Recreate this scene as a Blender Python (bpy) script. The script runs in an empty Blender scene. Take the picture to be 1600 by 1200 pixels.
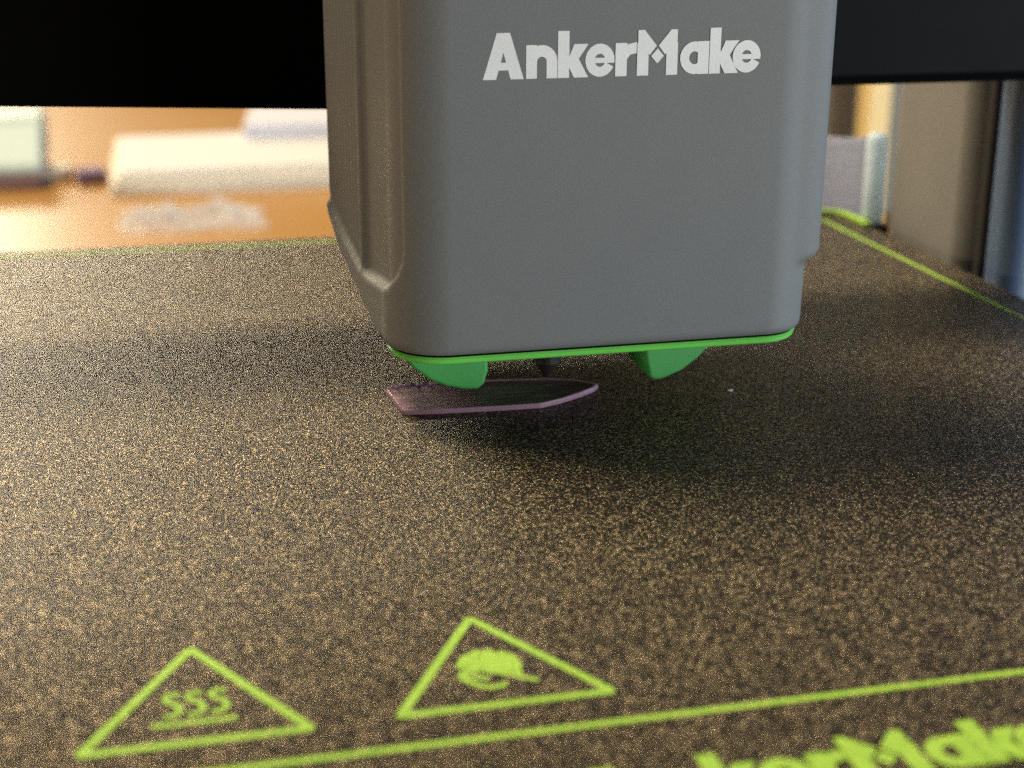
import bpy, bmesh, math, random
from mathutils import Vector, Matrix
S = bpy.context.scene
C = S.collection
R = math.radians
random.seed(4)

# ---------------------------------------------------------------- camera (1 unit = 1 cm)
cam = bpy.data.objects.new('camera', bpy.data.cameras.new('camera')); C.objects.link(cam); S.camera = cam
cd = cam.data
yaw, pitch, roll = -0.233, 0.319, 0.003
fwd = Vector((-math.sin(yaw)*math.cos(pitch), math.cos(yaw)*math.cos(pitch), -math.sin(pitch)))
rt0 = Vector((math.cos(yaw), math.sin(yaw), 0)); up0 = rt0.cross(fwd)
rt = rt0*math.cos(roll)+up0*math.sin(roll); up = -rt0*math.sin(roll)+up0*math.cos(roll)
M = Matrix((rt, up, -fwd)).transposed().to_4x4(); M.translation = Vector((-1.142, -13.514, 8.457))
cam.matrix_world = M
cd.sensor_width = 36; cd.lens = 36*2363.7/1600
cd.clip_start = 0.5; cd.clip_end = 2000
cd.dof.use_dof = True; cd.dof.focus_distance = 23.8; cd.dof.aperture_fstop = 0.18

# ---------------------------------------------------------------- world, lamps of the room and added fill lights
W = bpy.data.worlds.new('World'); S.world = W; W.use_nodes = True
bg = W.node_tree.nodes['Background']; bg.inputs[0].default_value = (0.50, 0.62, 0.80, 1); bg.inputs[1].default_value = 0.06
def area(name, loc, target, size, power, col, sy=None):
    l = bpy.data.lights.new(name, 'AREA'); l.energy = power; l.color = col
    l.shape = 'RECTANGLE'; l.size = size; l.size_y = sy or size
    o = bpy.data.objects.new(name, l); C.objects.link(o); o.location = loc
    o.rotation_euler = (Vector(target)-Vector(loc)).to_track_quat('-Z', 'Y').to_euler(); return o
area('ceiling_lamp', (-48, 74, 180), (0, 14, 0), 55, 640000, (1.0, 0.83, 0.57))
area('window_light', (-66, 265, 80), (0, 14, 0), 85, 370000, (1.0, 0.86, 0.64), 28)
area('left_fill', (-150, -20, 3), (3, 10, 5), 50, 80000, (1.0, 0.80, 0.56), 20)  # added warm fill for the head's left side, kept low off the bed
area('front_fill', (128, -108, 1), (6, 10, 5), 80, 300000, (0.90, 0.97, 1.0), 18)  # added cool fill for the head's front, about level with the bed
area('side_fill', (160, 20, 4), (8, 10, 5), 60, 60000, (0.45, 0.72, 1.0), 20)  # added blue fill for the right side of the head
S.view_settings.view_transform = 'Standard'; S.view_settings.look = 'None'
S.view_settings.exposure = 0; S.view_settings.gamma = 1
S.cycles.use_denoising = False

# ---------------------------------------------------------------- helpers
def obj(name, bm, mat, parent=None, smooth=False, bevel=0, segs=2):
    me = bpy.data.meshes.new(name); bmesh.ops.recalc_face_normals(bm, faces=bm.faces) if bm.faces else None
    bm.to_mesh(me); bm.free(); me.materials.append(mat)
    if smooth:
        for p in me.polygons: p.use_smooth = True
    o = bpy.data.objects.new(name, me); C.objects.link(o)
    if parent:
        o.parent = parent; o.matrix_parent_inverse = Matrix.Translation(-parent.location)
    if bevel:
        b = o.modifiers.new('bevel', 'BEVEL'); b.width = bevel; b.segments = segs; b.limit_method = 'ANGLE'
    return o
def thing(name, label, cat, loc=(0, 0, 0), group=None):
    o = bpy.data.objects.new(name, None); C.objects.link(o); o.location = loc; o.empty_display_size = .5
    o['label'] = label; o['category'] = cat
    if group: o['group'] = group
    return o
def tag(o, label, cat, group=None):
    o['label'] = label; o['category'] = cat
    if group: o['group'] = group
    return o
def bx(bm, x0, x1, y0, y1, z0, z1, rz=0, bev=0):
    g = bmesh.ops.create_cube(bm, size=1)['verts']
    c = Vector(((x0+x1)/2, (y0+y1)/2, (z0+z1)/2)); r = Matrix.Rotation(rz, 3, 'Z')
    for v in g:
        v.co = c + r @ Vector((v.co.x*(x1-x0), v.co.y*(y1-y0), v.co.z*(z1-z0)))
    return bm
def prism(bm, pts, axis, a, b):
    """pts 2-D polygon, extruded along axis from a to b (axis 'y': pts are x,z; 'z': pts are x,y)"""
    f = (lambda p, t: (p[0], t, p[1])) if axis == 'y' else (lambda p, t: (p[0], p[1], t))
    A = [bm.verts.new(f(p, a)) for p in pts]; B = [bm.verts.new(f(p, b)) for p in pts]
    bm.faces.new(A); bm.faces.new(B[::-1]); n = len(pts)
    for i in range(n): bm.faces.new((A[i], A[(i+1) % n], B[(i+1) % n], B[i]))
    return bm
def sstep(a, b, x):
    t = min(1, max(0, (x-a)/(b-a))); return t*t*(3-2*t)
def lerp(tab, x):
    if x <= tab[0][0]: return tab[0][1]
    for (a, p), (b, q) in zip(tab, tab[1:]):
        if x <= b: return p+(q-p)*(x-a)/(b-a)
    return tab[-1][1]

# ---------------------------------------------------------------- materials
class NT:
    def __init__(s, name):
        s.m = bpy.data.materials.new(name); s.m.use_nodes = True; s.t = s.m.node_tree
        s.b = s.t.nodes['Principled BSDF']; s.tc = s.t.nodes.new('ShaderNodeTexCoord')
    def n(s, typ, inp=None, **kw):
        n = s.t.nodes.new('ShaderNode'+typ)
        for k, v in kw.items(): setattr(n, k, v)
        for k, v in (inp or {}).items():
            if hasattr(v, 'is_linked') or v.__class__.__name__.startswith('NodeSocket'): s.t.links.new(v, n.inputs[k])
            else: n.inputs[k].default_value = v
        return n
    def set(s, **kw):
        for k, v in kw.items():
            i = s.b.inputs[k.replace('_', ' ')]
            if v.__class__.__name__.startswith('NodeSocket'): s.t.links.new(v, i)
            else: i.default_value = v
        return s
    def noise(s, scale, detail=2, rough=.5, stretch=None):
        v = s.tc.outputs['Object']
        if stretch: v = s.n('Mapping', {'Vector': v, 'Scale': stretch}).outputs[0]
        return s.n('TexNoise', {'Vector': v, 'Scale': scale, 'Detail': detail, 'Roughness': rough}).outputs['Fac']
    def ramp(s, fac, stops):
        r = s.n('ValToRGB', {'Fac': fac}); e = r.color_ramp.elements
        while len(e) < len(stops): e.new(.5)
        for el, (p, c) in zip(e, stops): el.position = p; el.color = (*c, 1) if len(c) == 3 else c
        return r.outputs[0]
    def bump(s, h, strength, dist):
        return s.n('Bump', {'Height': h, 'Strength': strength, 'Distance': dist}).outputs[0]
def plastic(name, col, rough=.5, grain=40, amp=.006, var=.12, spec=.5):
    t = NT(name)
    n = t.noise(grain, 3, .6); n2 = t.noise(1.3, 3, .6)
    lo = tuple(c*(1-var) for c in col); hi = tuple(min(1, c*(1+var)) for c in col)
    mix = t.n('Math', {0: n, 1: n2}, operation='ADD').outputs[0]
    half = t.n('Math', {0: mix, 1: .5}, operation='MULTIPLY').outputs[0]
    t.set(Base_Color=t.ramp(half, [(.35, lo), (.65, hi)]), Roughness=rough, Normal=t.bump(n, 1, amp))
    t.b.inputs['Specular IOR Level'].default_value = spec
    return t.m
def grit_height(t):
    """powder-coat grains: closely packed little domes with uneven heights"""
    v = t.tc.outputs['Object']
    w = t.n('TexNoise', {'Vector': v, 'Scale': 22, 'Detail': 2}).outputs['Color']
    vv = t.n('VectorMath', {0: v, 1: t.n('VectorMath', {0: w, 1: (.03, .03, .03)}, operation='MULTIPLY').outputs[0]}, operation='ADD').outputs[0]
    vo = t.n('TexVoronoi', {'Vector': vv, 'Scale': 42, 'Randomness': 1}, feature='SMOOTH_F1')
    vo.inputs['Smoothness'].default_value = .35
    n = t.n('TexNoise', {'Vector': v, 'Scale': 46, 'Detail': 3, 'Roughness': .65}).outputs['Fac']
    inv = t.n('Math', {0: n, 1: t.n('Math', {0: vo.outputs['Distance'], 1: .6}, operation='MULTIPLY').outputs[0]}, operation='SUBTRACT').outputs[0]
    return inv, vo
def rgbmix(t, f, a, b):
    n = t.t.nodes.new('ShaderNodeMix'); n.data_type = 'RGBA'
    for i, v in ((0, f), (6, a), (7, b)):
        if v.__class__.__name__.startswith('NodeSocket'): t.t.links.new(v, n.inputs[i])
        else: n.inputs[i].default_value = v if i == 0 else (*v, 1)
    return n.outputs[2]
def glit(t, nrm, vo, k):
    # every grain is a small facet tipped its own way
    d = t.n('VectorMath', {0: vo.outputs['Color'], 1: (.5, .5, .5)}, operation='SUBTRACT').outputs[0]
    d = t.n('VectorMath', {0: d, 1: (k, k, k*.3)}, operation='MULTIPLY').outputs[0]
    a = t.n('VectorMath', {0: nrm, 1: d}, operation='ADD').outputs[0]
    return t.n('VectorMath', {0: a}, operation='NORMALIZE').outputs[0]
def grit(name, lo, hi, metal, rough, amp, glint, jit):
    t = NT(name); h, vo = grit_height(t)
    sep = t.n('SeparateColor', {'Color': vo.outputs['Color']})
    mott = t.noise(.9, 4, .6)
    col = rgbmix(t, .25, t.ramp(sep.outputs[0], [(0, lo), (.7, hi), (.92, glint)]), t.ramp(mott, [(.3, lo), (.7, hi)]))  # glints are painted into the colour of the brightest grains
    t.set(Base_Color=col, Metallic=metal, Roughness=rough, Normal=glit(t, t.bump(h, 1, amp), vo, jit))
    t.b.inputs['Specular IOR Level'].default_value = .25
    return t.m

m_sheet = grit('textured black powder coat', (.004, .0035, .003), (.032, .025, .018), .50, .32, .017, (.88, .70, .44), .6)
m_lime = grit('lime ink on powder coat', (.22, .44, .045), (.40, .68, .09), 0, .5, .014, (.60, .88, .16), .25)
m_shell = plastic('grey satin plastic', (.126, .129, .127), .6, 55, .006, .03)
m_white = plastic('white print', (.68, .68, .66), .5, 30, .002, .05)
m_green = plastic('bright green plastic', (.14, .55, .08), .5, 30, .003, .08)
m_duct = plastic('shaded green plastic', (.030, .25, .045), .6, 30, .003, .08)  # duct green darkened to include the shade under the head
m_black = plastic('black coated metal', (.004, .0045, .005), .5, 40, .002, .2, .035)
m_lip = plastic('dark rubber', (.002, .0018, .0015), .9, 40, .002, .2, .05)
m_brass = plastic('shaded brass', (.014, .006, .004), .6, 30, .003, .3)  # brass colour darkened to stand for shade around the nozzle
m_fil = plastic('mauve filament', (.30, .17, .235), .4, 30, .002, .1)
t = NT('mauve filament top'); mp = t.n('Mapping', {'Vector': t.tc.outputs['Object'], 'Rotation': (0, 0, R(55)), 'Scale': (.8, 19.2, 1)}).outputs[0]
fn = t.n('TexNoise', {'Vector': mp, 'Scale': 1.0, 'Detail': 2}).outputs['Fac']
t.set(Base_Color=t.ramp(fn, [(.35, (.20, .11, .145)), (.5, (.36, .21, .28)), (.68, (.58, .41, .49))]), Roughness=.55, Normal=t.bump(fn, 1, .006)); t.b.inputs['Specular IOR Level'].default_value = .3; m_filtop = t.m
m_column = plastic('grey column plastic', (.19, .185, .175), .6, 30, .004, .08)

# ---------------------------------------------------------------- lettering from polygons (units: cap height 66)
def strip(pts, w):
    n = len(pts); L = []; Rr = []
    for i, p in enumerate(pts):
        a = Vector(pts[max(0, i-1)]); b = Vector(pts[min(n-1, i+1)]); d = (b-a).normalized()
        nn = Vector((-d.y, d.x))*w/2; L.append(Vector(p)+nn); Rr.append(Vector(p)-nn)
    return [[L[i], L[i+1], Rr[i+1], Rr[i]] for i in range(n-1)]
def arc(cx, cy, rx, ry, a0, a1, n=28):
    return [(cx+rx*math.cos(R(a0+(a1-a0)*i/n)), cy+ry*math.sin(R(a0+(a1-a0)*i/n))) for i in range(n+1)]
def rect(x0, x1, y0, y1): return [(x0, y0), (x1, y0), (x1, y1), (x0, y1)]
def letter_k(x): return [[rect(x, x+17.5, 0, 67)], [[(x+12, 18), (x+25, 48), (x+47, 48), (x+26, 18)]], [[(x+10, 29), (x+31, 29), (x+47, 0), (x+25, 0)]]]
def letter_e(cx): return [strip(arc(cx, 24, 15.5, 16.6, -9, 338), 14.5), [rect(cx-15, cx+22.3, 20, 27.5)]]
LOGO = [
    [[(0, 0), (20, 0), (39, 66), (21, 66)]], [[(62, 0), (42, 0), (23, 66), (41, 66)]], [rect(11, 50, 13, 24)],
    [rect(65.5, 82, 0, 48)], strip([(74, 20)]+arc(89.5, 24, 15.5, 15.5, 180, 0, 18)+[(105, 12), (105, 0)], 16.5),
    *letter_k(114), *letter_e(179),
    [rect(203, 221, 0, 48)], [[(214, 18), (214, 38), (222, 46), (236, 49), (236, 33), (226, 31), (221, 24)]],
    [rect(237, 255, 0, 47)], [rect(283, 301, 0, 47)],
    [[(238, 66), (248, 66), (267.5, 43), (257, 30), (254, 33), (238, 46)]], [[(300, 66), (290, 66), (270.5, 43), (281, 30), (284, 33), (300, 46)]],
    [[(269, 17), (279, 28), (269, 39), (259, 28)]],
    strip(arc(328, 24, 15.7, 16.6, 0, 360, 36), 14.5), [rect(333, 351, 0, 48)],
    *letter_k(352), *letter_e(412),
]
def flat(bm, polys, f, lift=0.0):
    for p in polys: bm.faces.new([bm.verts.new(f(q[0], q[1], lift)) for q in p])
def logo(f):
    bm = bmesh.new()
    for i, polys in enumerate(LOGO): flat(bm, polys, f, .0004*i)
    return bm

# ---------------------------------------------------------------- the build plate
PX0, PX1, PY0, PY1 = -9.2, 16.88, -2.6, 23.95
bed = thing('build_plate', 'black gritty textured build plate with lime green border lines under the print head', 'build plate', (4, 11, 0))
def rrect(x0, x1, y0, y1, r, n=8):
    p = []
    for cx, cy, a in ((x1-r, y0+r, -90), (x1-r, y1-r, 0), (x0+r, y1-r, 90), (x0+r, y0+r, 180)):
        p += [(cx+r*math.cos(R(a+90*i/n)), cy+r*math.sin(R(a+90*i/n))) for i in range(n+1)]
    return p
obj('steel_sheet', prism(bmesh.new(), rrect(PX0, PX1, PY0, PY1, .7), 'z', -.09, 0), m_sheet, bed)
obj('heated_bed', prism(bmesh.new(), rrect(PX0+.15, PX1-.15, PY0+1.5, PY1-.15, .7), 'z', -.75, -.094), m_black, bed, bevel=.05)
def onbed(z): return lambda x, y, l: (x, y, z+l)
# border: side line, far line (one closed band) and the front line
bm = bmesh.new()
o_ = rrect(-8.4, 16.10, .0-.05, 23.46, .55, 10); i_ = rrect(-8.29, 15.99, .05, 23.37, .45, 10)
n = len(o_); A = [bm.verts.new((*p, .0)) for p in o_]; B = [bm.verts.new((*p, .0)) for p in i_]
for k in range(n): bm.faces.new((A[k], A[(k+1) % n], B[(k+1) % n], B[k]))
for v in bm.verts: v.co.z = .004
obj('border_line', bm, m_lime, bed)
# lime lip round the far right corner
bm = bmesh.new()
oo = [(16.35+.62*math.cos(R(a)), 23.42+.62*math.sin(R(a))) for a in range(100, -1, -10)] ; oo = [(16.1, 24.04)]+oo+[(16.98, 22.6), (16.98, 22.15)]
ii = [(16.35+.40*math.cos(R(a)), 23.42+.40*math.sin(R(a))) for a in range(100, -1, -10)]; ii = [(16.1, 23.82)]+ii+[(16.76, 22.6), (16.76, 22.15)]
prism(bm, oo+ii[::-1], 'z', .004, .10)
obj('corner_lip', bm, m_lime, bed, bevel=.02)
# warning triangles
def triangle(x, y, s, w):
    h = s*3**.5/2; c = Vector((x+s/2, y+h/3)); r = .075; V = [Vector((x, y)), Vector((x+s, y)), Vector((x+s/2, y+h))]
    outer = []; inner = []
    for k, v in enumerate(V):
        d = (c-v).normalized(); cc = v+d*2*r; a0 = math.atan2(-d.y, -d.x)
        for t in range(7):
            a = a0+R(-60+20*t); outer.append(cc+Vector((math.cos(a), math.sin(a)))*r)
            inner.append(v+d*2*w)
    bm = bmesh.new(); n = len(outer)
    A = [bm.verts.new((p.x, p.y, .004)) for p in outer]
    I = [bm.verts.new((( V[k]+(c-V[k]).normalized()*2*w).x, (V[k]+(c-V[k]).normalized()*2*w).y, .004)) for k in range(3)]
    for k in range(3):
        for t in range(6): bm.faces.new((A[k*7+t], A[k*7+t+1], I[k]))
        bm.faces.new((A[k*7+6], A[(k*7+7) % n], I[(k+1) % 3], I[k]))
    return bm
t1 = obj('warning_triangle', triangle(-2.42, .545, 2.56, .112), m_lime, bed); t1['label'] = 'lime triangle around three heat waves over a bar'
t2 = obj('warning_triangle', triangle(.90, .575, 2.56, .112), m_lime, bed); t2['label'] = 'lime triangle around a hand symbol'
bm = bmesh.new()
flat(bm, [rect(-1.60, -.70, .96, 1.045)], onbed(.004))
for k, cx in enumerate((-1.38, -1.13, -.88)):
    pts = [(cx+.085, 1.60), (cx+.02, 1.645), (cx-.05, 1.62), (cx-.075, 1.56), (cx-.05, 1.49), (cx+.03, 1.42), (cx+.085, 1.35), (cx+.085, 1.27), (cx+.04, 1.20), (cx-.03, 1.17), (cx-.085, 1.19)]
    flat(bm, strip(pts, .078), onbed(.004), .0005*(k+1))
obj('heat_symbol', bm, m_lime, t1)
bm = bmesh.new()
# four curled fingers, a palm edge, a thumb and the long bar of the symbol
for k, pts in enumerate(([(1.86, 1.50), (1.88, 1.62), (1.93, 1.72), (2.00, 1.76)], [(2.00, 1.47), (2.01, 1.66), (2.06, 1.80), (2.13, 1.85)], [(2.14, 1.44), (2.15, 1.64), (2.20, 1.79), (2.27, 1.83)], [(2.28, 1.39), (2.29, 1.58), (2.34, 1.73), (2.40, 1.76)])):
    flat(bm, strip(pts, .125), onbed(.004), .0004*k)
flat(bm, [[(2.26, 1.78), (2.40, 1.74), (2.47, 1.62), (2.47, 1.30), (2.30, 1.30), (1.9, 1.5), (1.95, 1.6)]], onbed(.004), .0018)
flat(bm, strip([(2.38, 1.73), (2.46, 1.66), (2.49, 1.50), (2.44, 1.22)], .085), onbed(.004), .002)
flat(bm, strip([(1.79, 1.56), (2.05, 1.42), (2.35, 1.24), (2.63, 1.04)], .075), onbed(.004), .0024)
flat(bm, strip([(2.02, 1.40), (1.86, 1.41), (1.79, 1.33), (1.84, 1.20), (1.96, 1.07), (2.08, 1.00), (2.19, 1.01), (2.26, 1.07)], .085), onbed(.004), .0032)
flat(bm, strip([(1.82, 1.32), (1.96, 1.26), (2.10, 1.20)], .08), onbed(.004), .0036)
obj('hand_symbol', bm, m_lime, t2)
ks = .01223
obj('brand_lettering', logo(lambda u, v, l: (2.40+ks*u, -1.64+ks*v, .004+l)), m_lime, bed)

# ---------------------------------------------------------------- half printed boat hull
boat = thing('printed_boat_hull', 'thin mauve first layers of a printed boat hull on the black plate', '3D print', (4.4, 10.8, .004))
hull = [(2.60, 10.16), (3.4, 10.08), (4.2, 10.02), (4.95, 10.0), (5.35, 10.16), (5.75, 10.40), (6.05, 10.62), (6.19, 10.80), (6.12, 10.96), (5.85, 11.18), (5.35, 11.36), (4.6, 11.46), (3.8, 11.52), (3.0, 11.56), (2.58, 11.52), (2.50, 11.3)]
def inset(poly, d):
    c = sum((Vector(p) for p in poly), Vector((0, 0)))/len(poly); out = []
    n = len(poly)
    for i in range(n):
        a, b, e = Vector(poly[i-1]), Vector(poly[i]), Vector(poly[(i+1) % n])
        n1 = Vector((-(b-a).y, (b-a).x)).normalized(); n2 = Vector((-(e-b).y, (e-b).x)).normalized()
        m = (n1+n2); m = m/max(.4, m.dot(n1)) if m.length > 1e-6 else n1
        out.append(b+m*d)
    return out
def smooth_poly(P, it=2):
    for _ in range(it):
        Q = []
        for i in range(len(P)):
            a = Vector(P[i]); b = Vector(P[(i+1) % len(P)]); Q += [a*.93+b*.07, a*.07+b*.93]
        P = Q
    return P
hp = smooth_poly(hull, 1)
layers = [(.004, .004), (.012, -.006), (.026, -.010), (.034, .006), (.040, .006), (.048, -.010), (.060, -.010), (.068, .006), (.074, .004)]
bm = bmesh.new(); rings = []
for z, d in layers: rings.append([bm.verts.new((p.x, p.y, z)) for p in inset(hp, d)])
for d, z in ((.010, .088), (.024, .094), (.042, .088), (.046, .050)): rings.append([bm.verts.new((p.x, p.y+random.uniform(-.006, .006)*(z > .06), z+random.uniform(-.006, .006)*(z > .06))) for p in inset(hp, d)])
n = len(hp)
for a, b in zip(rings, rings[1:]):
    for k in range(n): bm.faces.new((a[k], a[(k+1) % n], b[(k+1) % n], b[k]))
obj('hull_wall', bm, m_fil, boat, smooth=True)
# deck made of diagonal filament beads clipped to the outline
deck = inset(hp, .04)
def clip_line(c, d, poly):
    ts = []
    for i in range(len(poly)):
        a = poly[i]; b = poly[(i+1) % len(poly)]; e = b-a; den = d.x*e.y-d.y*e.x
        if abs(den) < 1e-9: continue
        w = a-c; t = (w.x*e.y-w.y*e.x)/den; u = (w.x*d.y-w.y*d.x)/den
        if 0 <= u < 1: ts.append(t)
    return (min(ts), max(ts)) if len(ts) > 1 else None
bm = bmesh.new(); d = Vector((math.cos(R(-55)), math.sin(R(-55)))); nn = Vector((-d.y, d.x)); w = .052
for k in range(-60, 60):
    c = Vector((4.4, 10.8))+nn*(k*w); r = clip_line(c, d, deck)
    if not r or r[1]-r[0] < .05: continue
    prof = [(-w/2, .0), (-w*.3, .008), (0, .011), (w*.3, .008), (w/2, .0)]
    E0 = [bm.verts.new((*(c+d*r[0]+nn*q), 0.060+z)) for q, z in prof]; E1 = [bm.verts.new((*(c+d*r[1]+nn*q), 0.060+z)) for q, z in prof]
    for i in range(4): bm.faces.new((E0[i], E0[i+1], E1[i+1], E1[i]))
o = obj('deck_infill', bm, m_filtop, boat, smooth=True)
for (x, y, r) in ((2.66, 11.44, .05), (2.55, 11.34, .04), (3.05, 11.47, .035), (3.3, 11.44, .025)):
    bm = bmesh.new(); bmesh.ops.create_icosphere(bm, subdivisions=2, radius=r, matrix=Matrix.Translation((x, y, .10)))
    obj('filament_blob', bm, m_fil, boat, smooth=True)
fl = bmesh.new(); bmesh.ops.create_icosphere(fl, subdivisions=2, radius=.035, matrix=Matrix.Translation((8.42, 10.15, .022)) @ Matrix.Scale(.6, 4, (0, 0, 1)) @ Matrix.Scale(1.5, 4, (1, .3, 0)))
tag(obj('dust_speck', fl, m_white), 'tiny white speck of dust lying on the dark plate right of the boat hull', 'dust speck')

# ---------------------------------------------------------------- print head
ph = thing('print_head', 'grey plastic print head with white lettering and green underside above the plate', 'print head', (6, 11, 1.2))
ZB, ZT = 1.33, 11.0
FL, RL = 3.25, .98          # left: x where the flat front begins, corner radius
FR, RR = 8.55, .92
YF = 9.0
def left_path(z):
    """(x, y, d, nx, ny) from front tangent back along the left side; lower rear is cut away"""
    pts = []
    cxx, cyy = FL, YF+RL
    end = Vector((FL-RL*math.cos(R(8)), cyy+RL*math.sin(R(8))))
    for i in range(25):
        a = R(-90-98*i/24); pts.append((cxx+RL*math.cos(a), cyy+RL*math.sin(a), RL*R(98*i/24), math.cos(a), math.sin(a)))
    yb = lerp([(1.33, 10.15), (1.7, 11.0), (2.4, 12.45), (2.9, 13.1), (3.4, 13.3)], z)
    x0, y0, d0, nx, ny = pts[-1]; sl = -.165; L = max(.02, yb-y0)
    m = Vector((-1, -.165)).normalized() 
    for i in range(1, 85):
        t = i/84; pts.append((x0+sl*L*t, y0+L*t, d0+L*t, m.x, m.y*-1*0-.16))
    return pts
def zb_of(d): return lerp([(.72, 3.4), (.80, 3.0), (.97, 2.6), (1.25, 2.33), (1.6, 2.22), (2.55, 2.20), (3.0, 2.25), (3.9, 2.62), (5.0, 3.2)], d)
def off_of(d):
    o = .15*sstep(.80, .94, d)
    o -= .11*sstep(2.72, 2.84, d)
    if d > 2.88:
        o += .05*sstep(2.88, 2.95, d)+.024*(.5-.5*math.cos((d-2.93)*2*math.pi/.17))*sstep(2.88, 3.0, d)
    return o
def contour(z, shrink=0.0, plain=False):
    P = []
    for x, y, d, nx, ny in left_path(z):
        o = 0 if plain else off_of(d)*sstep(zb_of(d)-.02, zb_of(d)+.11, z)
        P.append((x-nx*(o+shrink), y-ny*(o+shrink)))
    P = P[::-1]                                     # back-left ... front-left tangent
    for i in range(1, 12): P.append((FL+(FR-FL)*i/12, YF+shrink))
    dr = lerp([(1.33, -.02), (2.4, 0), (7, .03), (15, .03)], z)
    for i in range(25):
        a = R(-90+92*i/24); w = sstep(25, 50, 92*i/24)
        up_ = .25*sstep(2.42, 2.66, z)*w if not plain else 0
        r = RR-shrink+up_+dr*w
        P.append((FR+RR*0+r*math.cos(a)*1.0, YF+RR+r*math.sin(a) if w == 0 else YF+RR+(RR-shrink+up_*.4)*math.sin(a)))
    P.append((P[-1][0], 13.3-shrink)); P.append((FL+1.0, 13.3-shrink))
    return P
zs = [ZB+.0, ZB+.02, ZB+.05, ZB+.09, ZB+.14]; z = ZB+.2
while z < 7.4: zs.append(z); z += .05
zs += [7.8, 9, ZT-.1, ZT]
bm = bmesh.new(); rings = []
for z in zs:
    q = max(0, ZB+.14-z)/.14; sh = .10*(1-math.sqrt(max(0, 1-q*q)))
    rings.append([bm.verts.new((x, y, z)) for x, y in contour(z, sh)])
n = len(rings[0])
for a, b in zip(rings, rings[1:]):
    for k in range(n): bm.faces.new((a[k], a[(k+1) % n], b[(k+1) % n], b[k]))
bm.faces.new(rings[0][::-1]); bm.faces.new(rings[-1])
obj('shell', bm, m_shell, ph, smooth=True)
bm = bmesh.new(); bx(bm, 2.5, 9.4, 13.32, 14.42, 1.2, 7.9); obj('carriage', bm, m_black, ph, bevel=.1)
bm = bmesh.new(); bx(bm, 2.95, 9.3, 13.36, 14.38, .62, 1.19); obj('light_blocker', bm, m_black, ph, bevel=.04)  # unseen block added to stop low light leaking under the head
# green cover plate under the shell
def plate(z0, z1, s0, s1):
    bm = bmesh.new(); prof = [(z0, s0+.05), (z0+.03, s0), (z1-.03, s1), (z1, s1+.03)]; rg = []
    for z, s in prof: rg.append([bm.verts.new((x, y, z)) for x, y in contour(ZB, s, True)])
    n = len(rg[0])
    for a, b in zip(rg, rg[1:]):
        for k in range(n): bm.faces.new((a[k], a[(k+1) % n], b[(k+1) % n], b[k]))
    bm.faces.new(rg[0][::-1]); bm.faces.new(rg[-1]); return bm
obj('seam', plate(ZB-.035, ZB-.002, .12, .12), m_lip, ph)
obj('cover_plate', plate(ZB-.165, ZB-.036, .11, .08), m_green, ph)
def duct(pts, y0, y1):
    bm = bmesh.new(); n = len(pts); top = max(p[1] for p in pts); rings = []
    cx = sum(p[0] for p in pts)/n; cz = top
    for t, s in ((0, .95), (.03, 1.0), (.97, 1.0), (1, .95)):
        y = y0+(y1-y0)*t; rings.append([bm.verts.new((cx+(p[0]-cx)*s, y+.0, cz+(p[1]-cz)*s)) for p in pts])
    for a, b in zip(rings, rings[1:]):
        for k in range(n): bm.faces.new((a[k], a[(k+1) % n], b[(k+1) % n], b[k]))
    bm.faces.new(rings[0][::-1]); bm.faces.new(rings[-1]); return bm
z0 = ZB-.166
obj('air_duct', duct([(2.55, z0), (2.72, .95), (2.98, .73), (3.25, .60), (3.55, .52), (3.80, .50), (3.91, .58), (3.98, .80), (3.97, z0)], 9.75, 11.3), m_duct, ph, bevel=.04)
obj('air_duct', duct([(6.66, z0), (6.72, .80), (6.79, .50), (6.85, .44), (7.02, .45), (7.36, .58), (7.64, .78), (7.84, .98), (7.97, z0)], 9.75, 11.0), m_duct, ph, bevel=.04)
def lathe(bm, cx, cy, prof, n=20):
    rg = [[bm.verts.new((cx+r*math.cos(2*math.pi*i/n), cy+r*math.sin(2*math.pi*i/n), z)) for i in range(n)] for r, z in prof]
    for a, b in zip(rg, rg[1:]):
        for k in range(n): bm.faces.new((a[k], a[(k+1) % n], b[(k+1) % n], b[k]))
    bm.faces.new(rg[0]); bm.faces.new(rg[-1]); return bm
hb = bmesh.new(); bx(hb, 4.75, 6.3, 10.6, 12.4, 1.0, z0-.01)
hb = obj('heater_block', hb, m_brass, ph, bevel=.04)
obj('nozzle', lathe(bmesh.new(), 5.38, 11.3, [(.03, .125), (.06, .13), (.20, .38), (.24, .42), (.24, .90), (.24, .995)]), m_brass, ph, smooth=False)
# lettering on the front
ts = 4.42/433
obj('brand_lettering', logo(lambda u, v, l: (3.735+ts*u, YF-.004-l, 5.66+ts*1.02*v+.00003*u)), m_white, ph)

# ---------------------------------------------------------------- gantry beam
ga = thing('gantry_beam', 'black horizontal gantry beam crossing behind the grey print head', 'gantry beam', (6, 16, 4.4))
bm = bmesh.new(); bx(bm, -22, 30, 14.6, 17.6, 4.80, 8.6); obj('beam', bm, m_black, ga, bevel=.08)
bm = bmesh.new(); bx(bm, 4.5, 30, 14.7, 17.5, 4.66, 4.796); obj('lower_lip', bm, m_lip, ga, bevel=.03)
bm = bmesh.new(); prism(bm, [(-22, 5.25), (-22, 7.9), (4.4, 7.9), (4.4, 4.43), (2.0, 4.52), (-3.75, 4.74)], 'y', 14.5, 17.4); o = obj('cable_cover', bm, m_lip, ga)
bm = bmesh.new(); prism(bm, [(-1.0, 4.70), (-1.0, 4.73), (2.3, 4.61), (2.3, 4.58)], 'y', 14.44, 14.496); obj('trim_strip', bm, m_black, ga)

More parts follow.
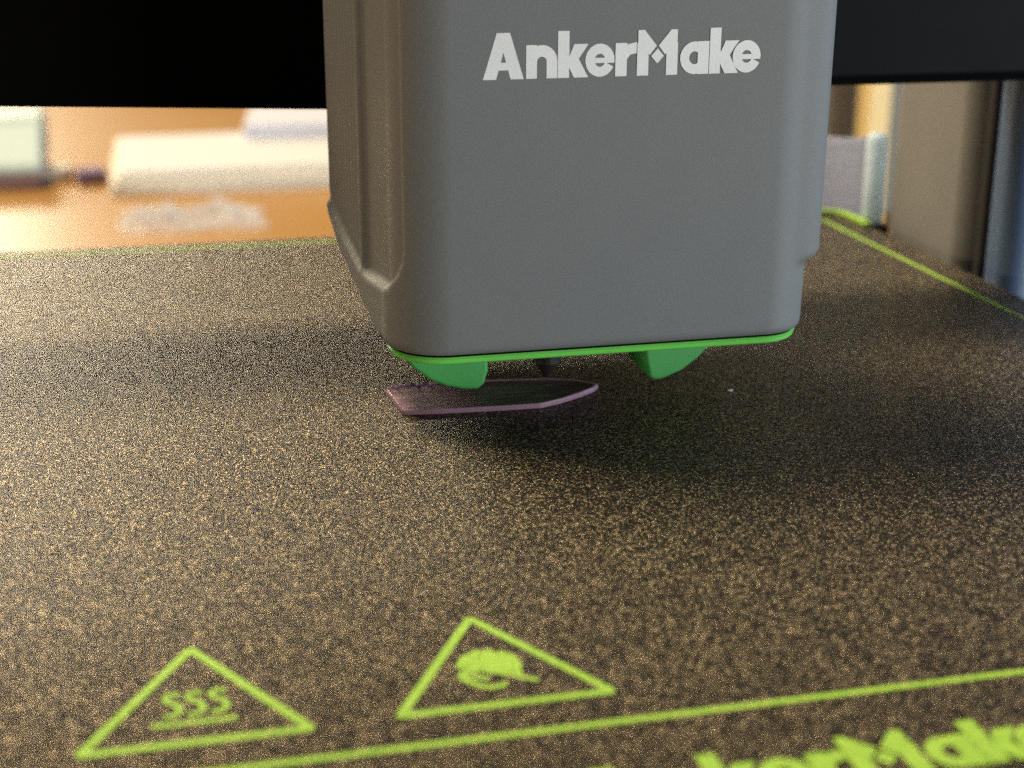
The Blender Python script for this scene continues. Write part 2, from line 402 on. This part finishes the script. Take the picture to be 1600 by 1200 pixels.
# ---------------------------------------------------------------- right column of the printer
co = thing('printer_column', 'upright grey column of the printer standing right of the build plate', 'printer column', (20, 20, -9))
bm = bmesh.new(); prism(bm, rrect(17.35, 25, 18.2, 22.25, .55), 'z', -9, 30); obj('side_cover', bm, m_column, co)
bm = bmesh.new(); prism(bm, rrect(17.62, 24.8, 17.8, 18.19, .12), 'z', -9, 30); obj('shade_strip', bm, plastic('dark grey edge shade', (.02, .018, .016), .8, 40, .002, .2), co)  # dark strip standing in for shade on the column's rounded edge
bm = bmesh.new(); prism(bm, rrect(17.55, 25, 16.5, 17.79, .5), 'z', -9, 30); obj('front_cover', bm, plastic('cool lit grey plastic', (.07, .12, .22), .5, 30, .004, .08), co)  # blue of the cool light is put into this cover's colour

# ---------------------------------------------------------------- pale rod and film beyond the far right corner
def milky(name, col, tcol, k, clear=0.0, rough=.3):
    t = NT(name); out = t.t.nodes['Material Output']
    tr = t.n('BsdfTranslucent', {'Color': (*tcol, 1)}).outputs[0]
    t.set(Base_Color=(*col, 1), Roughness=rough, Normal=t.bump(t.noise(4, 3), 1, .03))
    mx = t.n('MixShader', {0: k, 1: t.b.outputs[0], 2: tr}).outputs[0]
    if clear: mx = t.n('MixShader', {0: clear, 1: mx, 2: t.n('BsdfTransparent').outputs[0]}).outputs[0]
    t.t.links.new(mx, out.inputs['Surface']); return t.m
m_frost = milky('frosted pale plastic', (.58, .60, .66), (.74, .80, .92), .65)
m_rod = milky('pale blue milky plastic', (.78, .90, 1.0), (.75, .9, 1.0), .4)
bm = bmesh.new(); prism(bm, rrect(16.3, 17.62, 22.25, 23.25, .2), 'z', -.3, -.10); obj('corner_tab', bm, m_black, bed)
bm = bmesh.new()
lathe(bm, 17.24, 22.75, [(.06, -.096), (.20, -.06), (.25, .04), (.26, .2), (.26, 2.15), (.20, 2.3), (.10, 2.34)], 20)
rod = tag(obj('plastic_rod', bm, m_rod, smooth=True), 'pale blue glossy rod with a rounded foot at the far right plate corner', 'rod')
bm = bmesh.new(); P = []
for i in range(25):
    u = i/24; P.append((15.2+3.2*u, 26.6-2.1*u**1.6+.10*math.sin(u*13), 1.9+.12*math.sin(u*7)))
A = [bm.verts.new((x, y, -9)) for x, y, z in P]; Bv = [bm.verts.new((x, y, z)) for x, y, z in P]
A2 = [bm.verts.new((x+.03, y+.08, -9)) for x, y, z in P]; B2 = [bm.verts.new((x+.03, y+.08, z)) for x, y, z in P]
for k in range(24):
    bm.faces.new((A[k], A[k+1], Bv[k+1], Bv[k])); bm.faces.new((A2[k+1], A2[k], B2[k], B2[k+1])); bm.faces.new((Bv[k], Bv[k+1], B2[k+1], B2[k])); bm.faces.new((A[k+1], A[k], A2[k], A2[k+1]))
bm.faces.new((A[0], Bv[0], B2[0], A2[0])); bm.faces.new((A[24], A2[24], B2[24], Bv[24]))
tag(obj('frosted_screen', bm, m_frost, smooth=False), 'wavy frosted pale blue plastic screen behind the far right plate corner', 'screen')

# ---------------------------------------------------------------- table and background things
ZTB = -9
t = NT('orange varnished wood')
gr = t.noise(.9, 5, .6, (.25, 2.2, 1)); big = t.noise(.035, 3, .5)
c = rgbmix(t, .55, t.ramp(gr, [(.3, (.32, .155, .028)), (.7, (.41, .21, .048))]), t.ramp(big, [(.35, (.33, .16, .03)), (.65, (.43, .26, .10))]))
t.set(Base_Color=c, Roughness=.38); m_table = t.m
bm = bmesh.new(); bx(bm, -150, 150, -40, 190, ZTB-3, ZTB); tb = obj('table', bm, m_table); tb['kind'] = 'structure'
t = NT('beige wall'); t.set(Base_Color=t.ramp(t.noise(.05, 4), [(.3, (.40, .30, .20)), (.7, (.48, .37, .26))]), Roughness=.9)
bm = bmesh.new(); bx(bm, -500, 500, 400, 404, -80, 300); wl = obj('wall', bm, t.m); wl['kind'] = 'structure'

m_paper = plastic('white paper', (.58, .58, .59), .7, 3, .003, .03)
m_cream = plastic('cream page edges', (.66, .62, .54), .8, 3, .003, .08)
st = thing('paper_stack', 'wide stack of white paper lying on the orange table left of the print head', 'paper stack', (3, 83, ZTB))
zz = ZTB
for k, (a, b, h) in enumerate(((-3.9, 77.2, .22), (-3.5, 77.7, .28), (-3.75, 77.4, .20), (-3.3, 77.9, .26), (-3.6, 77.9, .18))):
    bm = bmesh.new(); bx(bm, a, 12, b, 92, zz, zz+h-.012, random.uniform(-.02, .03)); obj('sheet_bundle', bm, m_cream, st); zz += h
bm = bmesh.new(); bx(bm, -3.2, 11.5, 78.3, 92, zz, zz+.12, .03); obj('top_sheet', bm, m_paper, st)
m_env = plastic('pale lilac paper', (.56, .58, .68), .6, 3, .003, .03)
bm = bmesh.new(); bx(bm, 5.2, 17, 88, 97, zz+.13, zz+1.1, -.12)
tag(obj('envelope', bm, m_env, bevel=.08), 'pale lilac envelope on the far end of the white paper stack', 'envelope')
aq = thing('aqua_box', 'pale aqua box with a dark base at the left edge of the table', 'box', (-11, 84, ZTB))
bm = bmesh.new(); V = []
for x in (-16, -7.7):
    V.append([bm.verts.new((x, y, ZTB+z)) for y, z in ((80.0, .95), (80.1, 1.5), (82.6, 3.5), (83.4, 3.9), (88, 3.9), (88, .95))])
for k in range(6): bm.faces.new((V[0][k], V[0][(k+1) % 6], V[1][(k+1) % 6], V[1][k]))
bm.faces.new(V[0][::-1]); bm.faces.new(V[1])
obj('body', bm, plastic('pale aqua plastic', (.38, .47, .46), .5, 4, .003, .04), aq, bevel=.3, segs=4)
bm = bmesh.new(); bx(bm, -15.8, -7.9, 80.3, 87.8, ZTB, ZTB+.94); obj('base', bm, plastic('mauve brown plastic', (.26, .17, .18), .5, 4, .003, .2), aq, bevel=.2)
bm = bmesh.new(); bx(bm, -5.9, -4.1, 81, 82.6, ZTB, ZTB+.9, .1)
tag(obj('eraser', bm, plastic('violet rubber', (.17, .12, .22), .7, 4, .003, .1), bevel=.15), 'small violet block on the table beside the paper stack', 'block')
bm = bmesh.new(); bx(bm, -7.9, -6.2, 82.4, 84, ZTB, ZTB+.95, -.1)
tag(obj('note_pad', bm, m_cream, bevel=.15), 'small cream pad on the table between aqua box and violet block', 'pad')
# crumpled bag
bm = bmesh.new(); from mathutils import noise as mn
bmesh.ops.create_grid(bm, x_segments=50, y_segments=30, size=1)
for v in bm.verts:
    x, y = v.co.x, v.co.y; e = max(0, 1-(x*x)**1.4)*max(0, 1-(y*y)**1.4)
    h = abs(mn.noise(Vector((x*3.3, y*2.8, 1))))*1.5+abs(mn.noise(Vector((x*8, y*7, 4))))*.9
    v.co = Vector((.6+x*3.9+.4*mn.noise(Vector((y*2, x, 7))), 69+y*2.5+.5*mn.noise(Vector((x*2, y, 3))), ZTB+.06+h*e**.6))
m_bag = milky('clear crinkled film', (.8, .8, .82), (.8, .8, .82), .3, .74, .2)
bag = obj('plastic_bag', bm, m_bag, smooth=False); tag(bag, 'crumpled clear plastic bag on the orange table in front of the paper stack', 'plastic bag')
so = bag.modifiers.new('s', 'SOLIDIFY'); so.thickness = .04
# far right, seen between head and column
bm = bmesh.new(); bx(bm, 28, 75, 62, 80, ZTB, 40)
tag(obj('cabinet', bm, plastic('taupe cabinet paint', (.17, .155, .12), .6, 2, .003, .1), bevel=.4), 'tall taupe cabinet seen between the print head and the right column', 'cabinet')
bm = bmesh.new(); bx(bm, 35.3, 36.6, 59.6, 61, ZTB, 40)
tag(obj('cream_post', bm, plastic('cream painted wood', (.85, .66, .30), .6, 2, .003, .05), bevel=.15), 'bright cream upright strip beside the right column under the beam', 'post')
